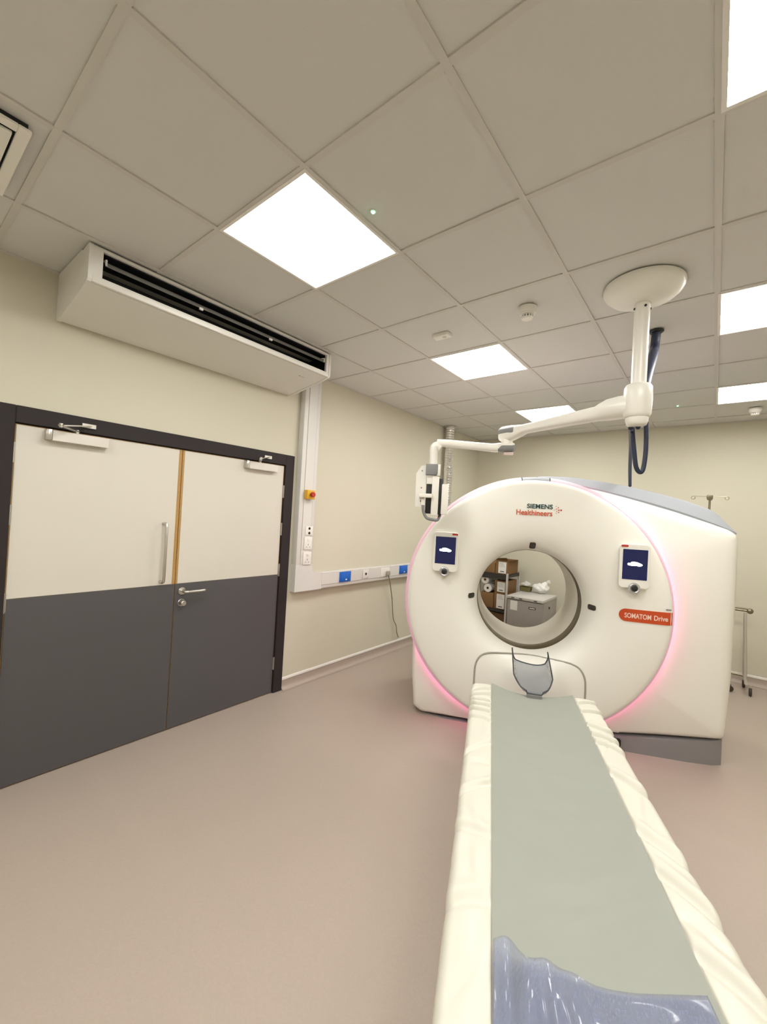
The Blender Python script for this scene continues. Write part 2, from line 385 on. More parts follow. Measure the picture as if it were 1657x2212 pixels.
for px_, in ((435,), (585,)):
    yy = onX(px_, 665 if px_ == 435 else 731, AX-.01).y
    obj('louvre_clip', box(NB(), AX-.014, AX-.002, yy-.014, yy+.010, 2.782, 2.797, bev=.002), M_acw, louv)
for yy in (AY0+.078, AY1-.066):
    bm = NB(); tube(bm, [(AX-.036, yy, 2.828), (AX-.008, yy, 2.824), (AX-.006, yy, 2.796)], .005, 8); obj('louvre_pivot', bm, M_acw, louv)
yy = onX(652, 812, .45).y
bm = NB(); box(bm, .445, .452, yy-.03, yy+.02, 2.6655, 2.6675); box(bm, .452, .456, yy-.035, yy-.02, 2.6660, 2.6685); obj('small_mark', bm, M_greypl, ac)
obj('casing_seam', box(NB(), .10, AX-.10, AY0+.10, AY0+.103, 2.60, 2.601), M_seam, ac) if False else None

# ================================================================== CEILING FITTINGS
where = {(2, 1): 'square lit ceiling panel in front of the air conditioner slot', (2, 4): 'square lit ceiling panel past the rectangular ceiling sensor',
         (2, 7): 'square lit ceiling panel partly behind the white jointed arm', (5, 1): 'square lit ceiling panel above the patient table, nearest its foot end',
         (5, 4): 'square lit ceiling panel beside the domed cover of the pendant arm', (2, -2): 'square lit ceiling panel between the air diffuser and the entrance wall', (5, -2): 'square lit ceiling panel over the floor behind the table foot end',
         (5, 7): 'square lit ceiling panel beside the small smoke detector near the back wall'}
for c, r in LIGHTS:
    cx, cy = c*.6+.3, r*.6+.3
    t = thing('ceiling_light', where.get((c, r), 'square lit ceiling panel set in the tile grid out of the frame'), 'ceiling light', (cx, cy, H-.002), 'square ceiling light panels')
    bm = NB(); h = .297; q = .283
    for a in ((-h, h, -h, -q), (-h, h, q, h), (-h, -q, -q, q), (q, h, -q, q)):
        box(bm, cx+a[0], cx+a[1], cy+a[2], cy+a[3], H-.0022, H+.03)
    obj('panel_frame', bm, M_alu if False else M_cap, t)
    obj('diffuser', box(NB(), cx-q, cx+q, cy-q, cy+q, H+.001, H+.02), M_panel, t)
# square air diffuser near the door
cx, cy = DIFF[0]*.6+.3, DIFF[1]*.6+.3
t = thing('air_diffuser', 'white square louvred air diffuser standing proud of the ceiling tiles', 'air vent', (cx, cy, H-.05))
bm = NB(); box(bm, cx-.292, cx+.292, cy-.292, cy+.292, H+.006, H+.02); obj('backing_plate', bm, M_ceil, t)
bm = NB()
for k, (hw, z) in enumerate(((.245, H-.026), (.20, H-.034), (.15, H-.040))):
    tt = obj('louvre_ring', (lambda b: [box(b, cx+a[0], cx+a[1], cy+a[2], cy+a[3], z, z+.012, bev=.002, seg=1) for a in ((-hw, hw, -hw, -hw+.036), (-hw, hw, hw-.036, hw), (-hw, -hw+.036, -hw+.036, hw-.036), (hw-.036, hw, -hw+.036, hw-.036))] and b)(NB()), M_white, t)
obj('centre_plate', box(NB(), cx-.105, cx+.105, cy-.105, cy+.105, H-.044, H-.034, bev=.003), M_white, t)
obj('dark_throat', box(NB(), cx-.235, cx+.235, cy-.235, cy+.235, H-.012, H+.0055), M_gap, t)
bm.free()

def smoke(P, label):
    t = thing('smoke_detector', label, 'smoke detector', (P.x, P.y, H-.07), 'ceiling smoke detectors')
    bm = NB(); lathe(bm, [(0, 0), (.052, 0), (.053, -.012), (.050, -.030), (.046, -.036), (0, -.036)], (P.x, P.y, H-.0002), (0, 0, 1), 32); obj('detector_base', bm, M_white, t)
    bm = NB(); lathe(bm, [(.043, -.0365), (.041, -.044), (.030, -.047), (0, -.047)], (P.x, P.y, H), (0, 0, 1), 32); obj('detector_body', bm, M_white, t)
    bm = NB()
    for k in range(14):
        a = 2*math.pi*k/14
        box(bm, .026, .035, -.0035, .0035, -.060, -.0475, Matrix.Translation((P.x, P.y, H)) @ Matrix.Rotation(a, 4, 'Z'))
    obj('vent_rib', bm, M_white, t)
    bm = NB(); lathe(bm, [(.025, -.0475), (.025, -.0595), (0, -.0595)], (P.x, P.y, H), (0, 0, 1), 24); obj('sensing_chamber', bm, M_black, t)
    bm = NB(); lathe(bm, [(0, -.060), (.034, -.060), (.030, -.068), (.010, -.071), (0, -.071)], (P.x, P.y, H), (0, 0, 1), 28); obj('detector_cap', bm, M_white, t)
smoke(onZ(1140, 665, H), 'round white smoke detector with dark vents, beside the white pendant arm')
smoke(onZ(1632, 882, H), 'tiny smoke detector near the back wall, past the last ceiling light')
P = onZ(955, 724, H)
t = thing('ceiling_sensor', 'small white rectangular sensor plate on a ceiling tile beside a light', 'sensor', (P.x, P.y, H-.02))
obj('sensor_case', box(NB(), P.x-.062, P.x+.062, P.y-.032, P.y+.032, H-.018, H+.0055, bev=.003), M_white, t)
bm = NB(); lathe(bm, [(0, -.0185), (.014, -.0185), (.010, -.026), (0, -.028)], (P.x+.02, P.y, H), (0, 0, 1), 20); obj('sensor_lens', bm, M_cap, t)
for (x, y), lb in (((806, 459), 'tiny green ceiling indicator beside the lit panel near the air conditioner'), ((1464, 877), 'tiny green ceiling indicator above the scanner near the back wall')):
    P = onZ(x, y, H)
    t = thing('indicator_light', lb, 'indicator', (P.x, P.y, H-.008), 'green ceiling indicators')
    bm = NB(); lathe(bm, [(0, .0058), (.013, .0058), (.013, .0028), (.009, .0018), (0, .0018)], (P.x, P.y, H), (0, 0, 1), 20); obj('bezel', bm, M_cap, t)
    bm = NB(); lathe(bm, [(0, .0015), (.0065, .0015), (.005, -.003), (0, -.005)], (P.x, P.y, H), (0, 0, 1), 16); obj('lens', bm, M_led, t)

# ================================================================== CT SCANNER
SY = math.radians(-24.0)
A_ = Vector((math.sin(SY), math.cos(SY), 0)); B_ = Vector((math.cos(SY), -math.sin(SY), 0)); SC = 2.936
def S(o, s, z): return A_*s + B_*(SC+o) + Vector((0, 0, z))
ZC = 1.010                                   # axis height
scn = thing('ct_scanner', 'large white ring-shaped CT scanner with pink light strip and grey plinth', 'CT scanner', S(0, 2.2, 0), rz=-SY)
# silhouette of the body (offset, height), seen from the front
sil = [(-.80, .008), (-.865, .045), (-.888, .30), (-.895, .60), (-.905, 1.0)]
for a in range(170, 90, -8): sil.append((.915*math.cos(math.radians(a)), ZC+.935*math.sin(math.radians(a))))
sil += [(0, 1.945), (.15, 1.942), (.30, 1.925), (.5, 1.885), (.75, 1.825), (1.0, 1.760), (1.2, 1.695), (1.33, 1.650), (1.372, 1.62), (1.385, 1.56), (1.388, 1.3), (1.388, 1.0), (1.380, .6), (1.362, .30), (1.352, .195), (1.33, .175), (.67, .108), (.2, .06), (-.4, .02)]
def radial(poly, c, th):
    d = Vector((math.cos(th), math.sin(th))); best = 0
    for i in range(len(poly)):
        p = Vector(poly[i])-Vector(c); q = Vector(poly[(i+1) % len(poly)])-Vector(c); e = q-p
        den = d.x*e.y-d.y*e.x
        if abs(den) < 1e-9: continue
        t = (p.x*e.y-p.y*e.x)/den; u = (p.x*d.y-p.y*d.x)/den
        if t > 0 and -1e-6 <= u <= 1+1e-6: best = max(best, t)
    return best
NA = 360
TH = [2*math.pi*k/NA for k in range(NA)]
RP = [radial(sil, (0, ZC), t) for t in TH]

def pol(k, r, s): return S(r*math.cos(TH[k]), s, ZC+r*math.sin(TH[k]))
def lift(k): return .10*max(0, math.cos(TH[k]))**2 * (1 if RP[k] > 1.0 else 0)
def smooth01(x): x = max(0, min(1, x)); return x*x*(3-2*x)
rs = [smooth01((RP[k]-.95)/.35) for k in range(NA)]         # 1 where the shell runs out beyond the ring
rings = []
rings.append([pol(k, .60, 1.835) for k in range(NA)])
rings.append([pol(k, min(.86, RP[k]-.06), 1.832) for k in range(NA)])
for ins, ds in ((.14, .0), (.08, .012), (.04, .032), (.014, .062), (0.0, .105)):
    rings.append([pol(k, max(RP[k]-ins*(.35+.65*rs[k])*(1-.75*max(0, -math.sin(TH[k]))), .70), 1.832-.008*rs[k]+ds*(.6+.4*rs[k])) for k in range(NA)])
rings.append([pol(k, RP[k], 2.20) for k in range(NA)])
for ins, ds in ((0.0, 2.58), (.02, 2.63), (.06, 2.67), (.12, 2.69)):
    rings.append([pol(k, RP[k]-ins, ds) for k in range(NA)])
rings.append([pol(k, .46, 2.715) for k in range(NA)])
rings.append([pol(k, .425, 2.70) for k in range(NA)])
bm = NB(); loft(bm, rings, False, False); obj('body_shell', bm, M_scan, scn, angle=50)
# grey top cover along the upper right edge, behind the ring
tp = [(.03, 1.955), (.16, 1.952), (.30, 1.935), (.5, 1.895), (.75, 1.835), (1.0, 1.765), (1.2, 1.697), (1.30, 1.660), (1.362, 1.630)]
up = [(.03, 1.985), (.16, 1.990), (.32, 1.985), (.52, 1.960), (.76, 1.920), (1.0, 1.865), (1.17, 1.815), (1.26, 1.782), (1.330, 1.735)]
tp = spline([(x, 0, z) for x, z in tp], 4); up = spline([(x, 0, z) for x, z in up], 4)
rows = []
for i, (p, q) in enumerate(zip(tp, up)):
    t = i/(len(tp)-1)
    rows.append([S(p.x, 1.875+.02*t, p.z-.025), S(p.x+.002, 1.868+.02*t, p.z-.004), S(q.x, 1.91+.11*t, q.z-.008), S(q.x, 1.925+.11*t, q.z+.004), S(q.x-.002, 1.97+.11*t, q.z+.006), S(q.x, 2.60, q.z-.02), S(p.x, 2.62, p.z-.05)])
bm = NB(); loft(bm, rows); obj('top_cover', bm, M_scang, scn, angle=40)
# plinth
pl = [(.60, 1.825), (.85, 1.825), (1.10, 1.83), (1.26, 1.845), (1.33, 1.875), (1.35, 1.94), (1.34, 2.55), (1.2, 2.62), (-.7, 2.62), (-.80, 2.5), (-.80, 1.9), (-.6, 1.84), (.2, 1.82)]
bm = NB(); loft(bm, [[S(o, s, 0.0) for o, s in pl], [S(o, s, .003) for o, s in pl], [S(o*1.0, s, max(.004, .10+.075*(o-.67)/.65 if o > .3 else .006)) for o, s in pl]]); obj('plinth', bm, M_base, scn)
# front disc, a shallow funnel into the bore
fprof = [(.90, 1.838), (.905, 1.765), (.926, 1.735), (.928, 1.715), (.924, 1.700), (.913, 1.690), (.89, 1.684), (.80, 1.680), (.70, 1.682), (.63, 1.687), (.57, 1.696), (.52, 1.709), (.475, 1.730), (.44, 1.760), (.418, 1.795), (.402, 1.85), (.393, 1.925)]
def face_s(r):
    for (r0, s0), (r1, s1) in zip(fprof, fprof[1:]):
        if r1 <= r <= r0 and r0 > r1: return s0+(s1-s0)*(r0-r)/(r0-r1)
    return 1.69
OC = S(0, 0, ZC)
bm = NB(); lathe(bm, fprof, OC, A_, 144); front = obj('front_disc', bm, M_scan, scn, angle=60)
# light strip round the disc, dark joints and grey segment at the top
def band(a0, a1, prof_, n):
    bm = NB(); rr = []
    for i in range(n+1):
        a = math.radians(a0+(a1-a0)*i/n)
        rr.append([S(r*math.cos(a), s, ZC+r*math.sin(a)) for r, s in prof_])
    loft(bm, rr); return bm
rprof = [(.918, 1.722), (.932, 1.716), (.945, 1.728), (.955, 1.752), (.957, 1.776), (.930, 1.777), (.915, 1.770)]
obj('light_strip', band(96.5, 360+84, rprof, 160), M_ring, scn, angle=60)
obj('strip_top_segment', band(84.4, 96.1, rprof, 20), M_scang, scn, angle=60)
obj('led_strip', band(99, 360+81, [(.912, 1.7785), (.952, 1.7782), (.948, 1.786), (.914, 1.800)], 160), M_ledp, scn)
for a in (84.2, 96.3): obj('strip_joint', band(a-.18, a+.18, [(r+.0012 if r > .925 else r, s) for r, s in rprof], 1), M_gap, scn)
# bore
bm = NB(); lathe(bm, [(.394, 1.926), (.390, 1.932), (.390, 2.055), (.394, 2.06)], OC, A_, 96); obj('bore_window', bm, M_bronze, scn)
bm = NB(); lathe(bm, [(.392, 2.056), (.388, 2.062), (.386, 2.3), (.388, 2.55), (.395, 2.64), (.415, 2.70), (.43, 2.716)], OC, A_, 96); obj('bore_liner', bm, M_bore, scn)
# alignment windows round the bore
FX, FY, FN = B_, Vector((0, 0, 1)), -A_
def faceM(o, z, lift_=0.0, tilt=True):
    r = math.hypot(o, z-ZC); s = face_s(r)
    P = S(o, s-lift_, z)
    if not tilt: return frameM(P, FX, FY, FN)
    ds = (face_s(r+.01)-face_s(r-.01))/.02
    rad = (FX*o + FY*(z-ZC))/max(r, 1e-6)
    n = (FN + rad*ds).normalized()
    ex = (FX-n*FX.dot(n)).normalized(); ey = n.cross(ex)
    return frameM(P, ex, ey, n)
for o, z, wd, ht in ((0, ZC+.440, .044, .068), (-.435, ZC+.015, .066, .038), (.435, ZC+.015, .066, .038)):
    bm = NB(); prism(bm, rrect(wd, ht, .013), faceM(o, z, -.004), .008); obj('laser_window', bm, M_sens, front)
    bm = NB(); prism(bm, rrect(wd*.72, ht*.66, .008), faceM(o, z, -.0045), .009); obj('laser_lens', bm, M_seam if False else M_rack, front)
# docking outline
dk = [(-.385, .26), (-.387, .45), (-.380, .53), (-.35, .585), (-.30, .608), (-.22, .612), (0, .602), (.22, .612), (.30, .608), (.35, .585), (.380, .53), (.387, .45), (.385, .26)]
dk = spline([(x, 0, z) for x, z in dk], 6)
bm = NB(); tube(bm, [S(p.x+.012, face_s(math.hypot(p.x, p.z-ZC))-.0005, p.z) for p in dk], .0066, 8); obj('docking_outline', bm, M_seam, scn)
# lettering
Mtxt = lambda o, z, l=.0: frameM(S(o, face_s(math.hypot(o, z-ZC))-l, z), FX, FY, FN)
obj('lettering', text_bm('SIEMENS', .178, .034, Mtxt(.029, 1.742, .0008), .003, .018), M_teal, front)
obj('lettering', text_bm('Healthineers', .252, .040, Mtxt(-.008, 1.6935, .0008), .003, .014), M_orange, front)
for dx, dz, r, m in ((0, .030, .0026, M_teal), (.014, .022, .0040, M_orange), (.002, .012, .0034, M_orange), (.018, .004, .0050, M_orange), (.034, .004, .0058, M_red), (.004, -.006, .0030, M_orange), (.017, -.012, .0040, M_orange), (.002, -.020, .0026, M_orange), (-.010, .004, .0024, M_orange)):
    bm = NB(); lathe(bm, [(0, 0), (r, 0), (r, .002), (0, .002)], S(.142+dx, 1.6805, 1.717+dz), -A_, 12); obj('logo_dot', bm, m, front)
# badge
def conform(bm, lift_):
    """push flat solid lettering or strips back onto the curved disc"""
    for v in bm.verts:
        rel = v.co-S(0, 0, ZC); o = rel.dot(B_); z = rel.z; s_ = rel.dot(A_)
        v.co += A_*(face_s(min(.927, math.hypot(o, z)))-lift_)
    return bm
bm = NB(); cols = []
for x in [.590+.0435*(1-math.cos(math.pi/2*k/8)) for k in range(8)]+[.6335+.289*k/12 for k in range(13)]:
    hh_ = .0435 if x > .6335 else .0435*math.sqrt(max(.0004, 1-((.6335-x)/.0435)**2))
    cols.append([S(x, 0, 1.0125+hh_), S(x, 0, 1.0125-hh_), S(x, .006, 1.0125-hh_), S(x, .006, 1.0125+hh_)])
loft(bm, cols); badge = obj('model_badge', conform(bm, .0035), M_orange, front)
for wt, ow, ww, wh in (('SOMATOM', .706, .163, .034), ('Drive', .848, .086, .034)):
    obj('lettering', conform(text_bm(wt, ww, wh, frameM(S(ow, 0, 1.011), FX, FY, FN), .002, .018), .0034), M_badge_txt, badge)
obj('lettering', box(NB(), -.016, .016, -.004, .004, 0, .002, frameM(S(.893, 1.684, 1.075), FX, FY, FN)), M_greypl, front)
# control panels
def control(o, side, label):
    z0, z1, wd = 1.205, 1.510, .192
    c = (z0+z1)/2; d = .034
    s0 = face_s(.72)-.002
    P = lambda x, z, s: S(o+x, s, z)
    MM = lambda s: frameM(S(o, s, c), FX, FY, FN)
    bm = NB()
    a = rrect(wd, z1-z0, .028); b = rrect(wd-.006, z1-z0-.006, .026)
    loft(bm, [[MM(s0) @ Vector((x*.94, y*.95, 0)) for x, y in a], [MM(s0-.020) @ Vector((x, y, 0)) for x, y in a], [MM(s0-d+.003) @ Vector((x, y, 0)) for x, y in a], [MM(s0-d) @ Vector((x, y, 0)) for x, y in b]])
    t = obj('control_panel', bm, M_white, scn); tag(t, label)
    bm = NB(); prism(bm, rrect(.154, .208, .003, 3, 0, .012), MM(s0-d-.0002), .0014); obj('display', bm, M_screen, t)
    bm = NB(); k = .48
    blob = [(-.092, -.012), (-.098, .008), (-.085, .022), (-.06, .018), (-.052, .034), (-.02, .042), (.03, .036), (.055, .026), (.085, .014), (.098, 0), (.082, -.018), (.05, -.024), (.02, -.016), (-.04, -.020)]
    prism(bm, [(x*k, y*k+.012) for x, y in blob], MM(s0-d-.0016), .0008); obj('display_mark', bm, M_glyph, t)
    bm = NB(); lathe(bm, [(.0375, -.004), (.0375, .012), (.034, .019), (.028, .021), (.022, .017), (0, .017)], MM(s0-d) @ Vector((0, -.150, 0)), FN, 36); kb = obj('control_knob', bm, M_silver, t)
    bm = NB(); lathe(bm, [(.019, .0172), (.0185, .024), (.012, .027), (0, .0275)], MM(s0-d) @ Vector((0, -.150, 0)), FN, 28); obj('knob_centre', bm, M_black, kb)
    bm = NB(); xs = side*(wd/2-.028)
    prism(bm, rrect(.044, .013, .004, 3, xs, .138), MM(s0-d-.0002), .003); obj('indicator', bm, M_red, t)
    bm = NB()
    for k in range(5): prism(bm, rrect(.012, .006, .002, 2, -side*(.066-.022*k)+0, .134), MM(s0-d-.0001), .001)
    obj('touch_button', bm, M_cap, t)
control(-.640, 1, 'control panel with a red corner lamp on its bore side, over the plain flank')
control(.662, -1, 'control panel with a red corner lamp on its bore side, above the orange badge')
# lock and foot cover
Pl = S(1.19, 1.806, .30)
bm = NB(); lathe(bm, [(0, -.004), (.013, -.004), (.013, .012), (.010, .014), (0, .014)], S(1.215, 1.858, .275), -A_, 20); obj('shell_lock', bm, M_steel, scn)
bm = NB(); prism(bm, rrect(.17, .13, .01), frameM(S(.59, 1.855, .185), FX, FY, FN), .016); obj('access_flap', bm, M_scan, scn)
bm = NB(); prism(bm, rrect(.04, .05, .008), frameM(S(.66, 1.83, .06), FX, FY, FN), .02); obj('floor_anchor', bm, M_black, scn)

# ================================================================== PATIENT TABLE
TB = thing('patient_table', 'long white patient table with grey-green mattress leading to the scanner', 'patient table', S(0, .1, 0), rz=-SY)
S0, S1, TO = -1.15, 1.235, -.012
def rid(x, c, wd): return math.exp(-((x-c)/wd)**2)
def mat_z(o, s):
    u = (o-TO)/.245
    z = .522 + .046*u*u
    for c, k, a in ((-.30, .55, .008), (-.18, .5, .007), (-.42, .7, .006), (.15, .25, .002), (.55, -.2, .0015)):
        z += a*rid(s-k*(o-TO), c, .035)*(1-u*u*.8)
    return z + .003*noise.noise(Vector((o*6, s*2.5, 1.3)))
bm = NB()
def f_top(u, v):
    o = TO-.243+.486*u; s = S0+(S1-S0)*v; return S(o, s, mat_z(o, s))
V = grid(bm, f_top, 28, 110)
for e in (0, -1): pass
ex = bmesh.ops.extrude_face_region(bm, geom=bm.faces[:])
for v in [g for g in ex['geom'] if isinstance(g, bmesh.types.BMVert)]: v.co.z -= .03
obj('mattress', bm, M_mat, TB, angle=50)
CREASE = {-1: [(1.10, -.5, .010, .008), (1.02, -.25, .011, .009), (.94, .1, .010, .008), (.875, .2, .011, .009), (.80, .3, .010, .009), (.70, .35, .008, .010), (.42, -.9, .005, .014), (.12, -.6, .006, .014), (-.12, .2, .006, .018), (-.38, -.3, .006, .02)],
          1: [(1.12, .3, .009, .008), (1.0, .25, .010, .009), (.82, -.3, .010, .009), (.72, -.2, .011, .009), (.64, -.5, .010, .010), (.36, -.8, .010, .020), (.02, -1.0, .008, .024), (-.16, -1.2, .009, .026), (-.40, -1.0, .008, .026)]}
def pad(sg, name):
    bm = NB(); n = 26; L = 460; rows = []
    for j in range(L+1):
        s = S0+(S1-.012-S0)*j/L; ring = []
        e = min(1, (S1-.012-s)/.05); rnd = math.sqrt(max(0, 1-(1-e)**2)) if e < 1 else 1
        for i in range(n+1):
            t = i/n
            # profile over the pad: rises beside the mattress, rolls off the outer edge
            if t < .12: o, z = .236+.010*math.sin(t/.12*math.pi/2), .548+.028*math.sin(t/.12*math.pi/2)
            elif t < .62: k = (t-.12)/.5; o, z = .246+.090*k, .576+.004*math.sin(k*math.pi)-.004*k
            else: k = (t-.62)/.38*math.pi*.5; o, z = .336+.030*math.sin(k), .532+.040*math.cos(k)
            if t > .97: z = .500
            f = 0
            w1 = noise.noise(Vector((o*5*sg, s*3.2-o*sg*5, 3+sg)))
            f += -.006*max(0, 1-abs(w1)*10)*math.sin(min(1, t*1.6)*math.pi*.85)
            for c, sl, dp, wd in CREASE[sg]:
                x_ = (s-c-sl*(o-.29)-.010*noise.noise(Vector((o*14, c*9, 1))))/wd
                if abs(x_) < 4: f += 2.1*dp*(-math.exp(-x_*x_)+.55*math.exp(-((x_-1.9)/1.3)**2))*smooth01(t*5)*smooth01((1-abs(2*t-1)*.7)*2)
            f += .005*noise.noise(Vector((o*9, s*2.2, sg*2)))
            ring.append(S(TO+sg*(o+f*.2*(t > .6)), s, .50+(z-.50)*rnd*.98+f*rnd))
        ring += [S(TO+sg*.362, s, .488), S(TO+sg*.238, s, .488)]
        rows.append(ring)
    loft(bm, rows); obj(name, bm, M_pad, TB, angle=75)
pad(-1, 'side_pad'); pad(1, 'side_pad')
bm = NB(); cs = [(-.355, .487), (.355, .487), (.35, .455), (.30, .42), (.2, .40), (-.2, .40), (-.30, .42), (-.35, .455)]
loft(bm, [[S(TO+o*k, s, .487-(.487-z)*k) for o, z in cs] for s, k in ((S0, 1), (S1-.05, 1), (S1-.015, .96))]); obj('table_top', bm, M_white, TB)
bm = NB(); loft(bm, [[S(TO+o, s, z) for o, s in ((-.26, -.75), (.26, -.75), (.28, -.70), (.28, 1.05), (.26, 1.10), (-.26, 1.10), (-.28, 1.05), (-.28, -.70))] for z in (.06, .399)]); obj('pedestal', bm, M_scan, TB)
bm = NB(); loft(bm, [[S(TO+o, s, z) for o, s in ((-.24, -.72), (.24, -.72), (.26, 1.07), (-.26, 1.07))] for z in (0, .06)]); obj('pedestal_foot', bm, M_base, TB)
# smoky head holder plugged into the head end
def hh(u, v):
    t = v; x = 2*u-1; a = abs(x)
    wv = .050+.072*min(1, t/.32)**.5
    zb = .543+.066*t; hgt = .018+.068*t**.9
    if a < .5: k = a/.5; o = wv*.80*k; z = zb+hgt*.28*k*k*(.3+.7*t)+.006*t*t*math.sin(x*5+2.2)
    else: k = (a-.5)/.5; o = wv*(.80+.20*math.sin(k*math.pi/2)); z = zb+hgt*(.28*(.3+.7*t)+(1-.28*(.3+.7*t))*k**1.3)+.006*t*t*math.sin(x*5+2.2)*(1-k)
    s = 1.215+.375*t - .020*(1-a**1.5)*max(0, (t-.75)/.25)
    if a > .85: s += .05*t*(a-.85)/.15
    return S(TO+.020+math.copysign(o, x), s, z)
M_smk2 = mat('dark smoke plastic edge', (.05, .055, .065), .2)
rim = [hh(0, k/16) for k in range(17)]+[hh(k/28, 1) for k in range(1, 28)]+[hh(1, 1-k/16) for k in range(17)]+[hh(1-k/14, 0) for k in range(1, 14)]
bm = NB(); grid(bm, hh, 28, 24); bmesh.ops.solidify(bm, geom=bm.faces[:], thickness=.005); hho = obj('head_holder', bm, M_smoke, TB, angle=60)
bm = NB(); tube(bm, rim+[rim[0]], .0046, 8); obj('holder_rim', bm, M_smk2, hho, angle=60)
bm = NB(); prism(bm, rrect(.09, .02, .006), frameM(S(TO+.02, 1.250, .531), FX, FY, FN), .05); obj('holder_tongue', bm, M_greypl, TB)
# loose clear film over the foot end
def film_edge(x): return -.500+.035*smooth01(x/.3)+.010*smooth01((x-.5)/.5)+.003*math.sin(x*9)
bm = NB()
def film(u, v):
    o = TO-.241+.470*u; e = film_edge(u); s = -1.12+(e+1.12)*v; d = e-s
    u_ = (o-TO)/.245; z = .522+.046*u_*u_+.012*(1-u_*u_)*smooth01(d/.1)+.0075
    z += .022*rid(u, .07+.02*d, .045)*smooth01((d+.03)/.12) + .018*rid(u, .22+.10*d, .035)*smooth01(d/.14) + .014*rid(u, .31+.22*d, .030)*smooth01(d/.14)
    z += .016*rid(u, .48+.35*d, .05)*smooth01((d-.02)/.15) + .008*rid(u, .75, .12)*smooth01(d/.2)
    k = max(0, (.14-d)/.14); z += .040*k*k*(3-2*k)*(rid(u, .06, .08)+.35*rid(u, .27, .06)+.25*rid(u, .40, .06))
    return S(o, s, z)
grid(bm, film, 110, 60); bmesh.ops.solidify(bm, geom=bm.faces[:], thickness=.0006)
tag(obj('plastic_sheet', bm, M_film, angle=80), 'clear bluish plastic sheet lying crumpled on the foot of the mattress', 'plastic sheet')

# ================================================================== CEILING PENDANT ARM
PX, PY = 2.698, 2.122
pa = thing('pendant_arm', 'white jointed ceiling arm with domed cover carrying an equipment bracket', 'ceiling arm', (PX, PY, 2.18))
bm = NB(); lathe(bm, [(.185, 0), (.187, -.012), (.178, -.032), (.150, -.058), (.110, -.078), (.060, -.090), (.046, -.094), (.037, -.094)], (PX, PY, H-.001), (0, 0, 1), 64); obj('dome_cover', bm, M_white, pa, angle=60)
bm = NB(); tube(bm, [(PX, PY, 2.34), (PX, PY, H-.09)], .036, 32); pole = obj('pole', bm, M_white, pa)
for k in range(4):
    a = k*math.pi/2+.5; bm = NB(); lathe(bm, [(0, .035), (.006, .035), (.006, .041), (0, .041)], (PX, PY, 2.762), (math.cos(a), math.sin(a), 0), 10); 
    bm.transform(Matrix.Identity(4)); obj('grub_screw', bm, M_black, pole)
bm = NB(); lathe(bm, [(.037, .185), (.056, .182), (.065, .168), (.067, .12), (.065, .03), (.057, .012), (.052, .010)], (PX, PY, 2.18), (0, 0, 1), 40); obj('hub', bm, M_white, pa, angle=60)
bm = NB(); lathe(bm, [(.054, .010), (.052, -.008), (.046, -.026), (.040, -.030), (0, -.031)], (PX, PY, 2.18), (0, 0, 1), 40); obj('hub_cap', bm, M_white, pa, angle=60)
J = Vector((1.915, 2.335, 0)); HUB = Vector((PX, PY, 0)); K3 = Vector((1.495, 2.165, 0))
d1v = (J-HUB).normalized(); n1 = Vector((-d1v.y, d1v.x, 0)); L1 = (J-HUB).length
def armring(P, n, w_, z0, z1, rr=.35):
    h = z1-z0; pts = rrect(w_, h, min(w_, h)*rr, 5)
    return [P + n*x + Vector((0, 0, (z0+z1)/2+y)) for x, y in pts]
bm = NB(); loft(bm, [armring(HUB+d1v*t, n1, wd, z0, z1, rr) for t, wd, z0, z1, rr in ((.02, .115, 2.20, 2.32, .45), (.09, .125, 2.20, 2.32, .48), (.15, .12, 2.20, 2.315, .48), (.19, .09, 2.205, 2.30, .45), (.21, .085, 2.208, 2.285, .35), (.45, .08, 2.205, 2.268, .3), (L1-.14, .074, 2.198, 2.250, .3), (L1-.09, .078, 2.176, 2.256, .35), (L1-.03, .085, 2.158, 2.262, .4), (L1+.035, .082, 2.156, 2.262, .45), (L1+.052, .06, 2.165, 2.255, .45))]); obj('upper_arm', bm, M_white, pa, angle=50)
vdir = (CAM-Vector((J.x, J.y, CAM.z))).normalized(); vr = Vector((-vdir.y, vdir.x, 0))
bm = NB(); loft(bm, [armring(HUB+d1v*t, n1, wd, z0, z1, .42) for t, wd, z0, z1 in ((L1-.075, .086, 2.198, 2.246), (L1-.06, .0895, 2.194, 2.250), (L1+.035, .0875, 2.194, 2.250), (L1+.056, .062, 2.20, 2.246))]); obj('elbow_insert', bm, M_greypl, pa)
bm = NB(); tube(bm, [J+Vector((0, 0, 2.12)), J+Vector((0, 0, 2.175))], [.040, .036], 28); obj('elbow_pivot', bm, M_white, pa)
d2v = (K3-J).normalized(); n2 = Vector((-d2v.y, d2v.x, 0)); L2 = (K3-J).length
bm = NB(); loft(bm, [armring(J+d2v*t, n2, wd, z0, z1, .42) for t, wd, z0, z1 in ((-.05, .06, 2.10, 2.142), (-.04, .082, 2.094, 2.146), (.05, .088, 2.088, 2.146), (.075, .078, 2.086, 2.142), (.10, .064, 2.088, 2.142), (L2-.05, .056, 2.118, 2.168), (L2+.02, .05, 2.12, 2.172))]); obj('lower_arm', bm, M_white, pa, angle=50)
bm = NB(); loft(bm, [armring(J+d2v*t, n2, wd, z0, z1, .45) for t, wd, z0, z1 in ((-.053, .060, 2.092, 2.134), (-.043, .0865, 2.088, 2.138), (.03, .0915, 2.084, 2.138), (.055, .084, 2.086, 2.132))]); obj('elbow_insert', bm, M_greypl, pa)
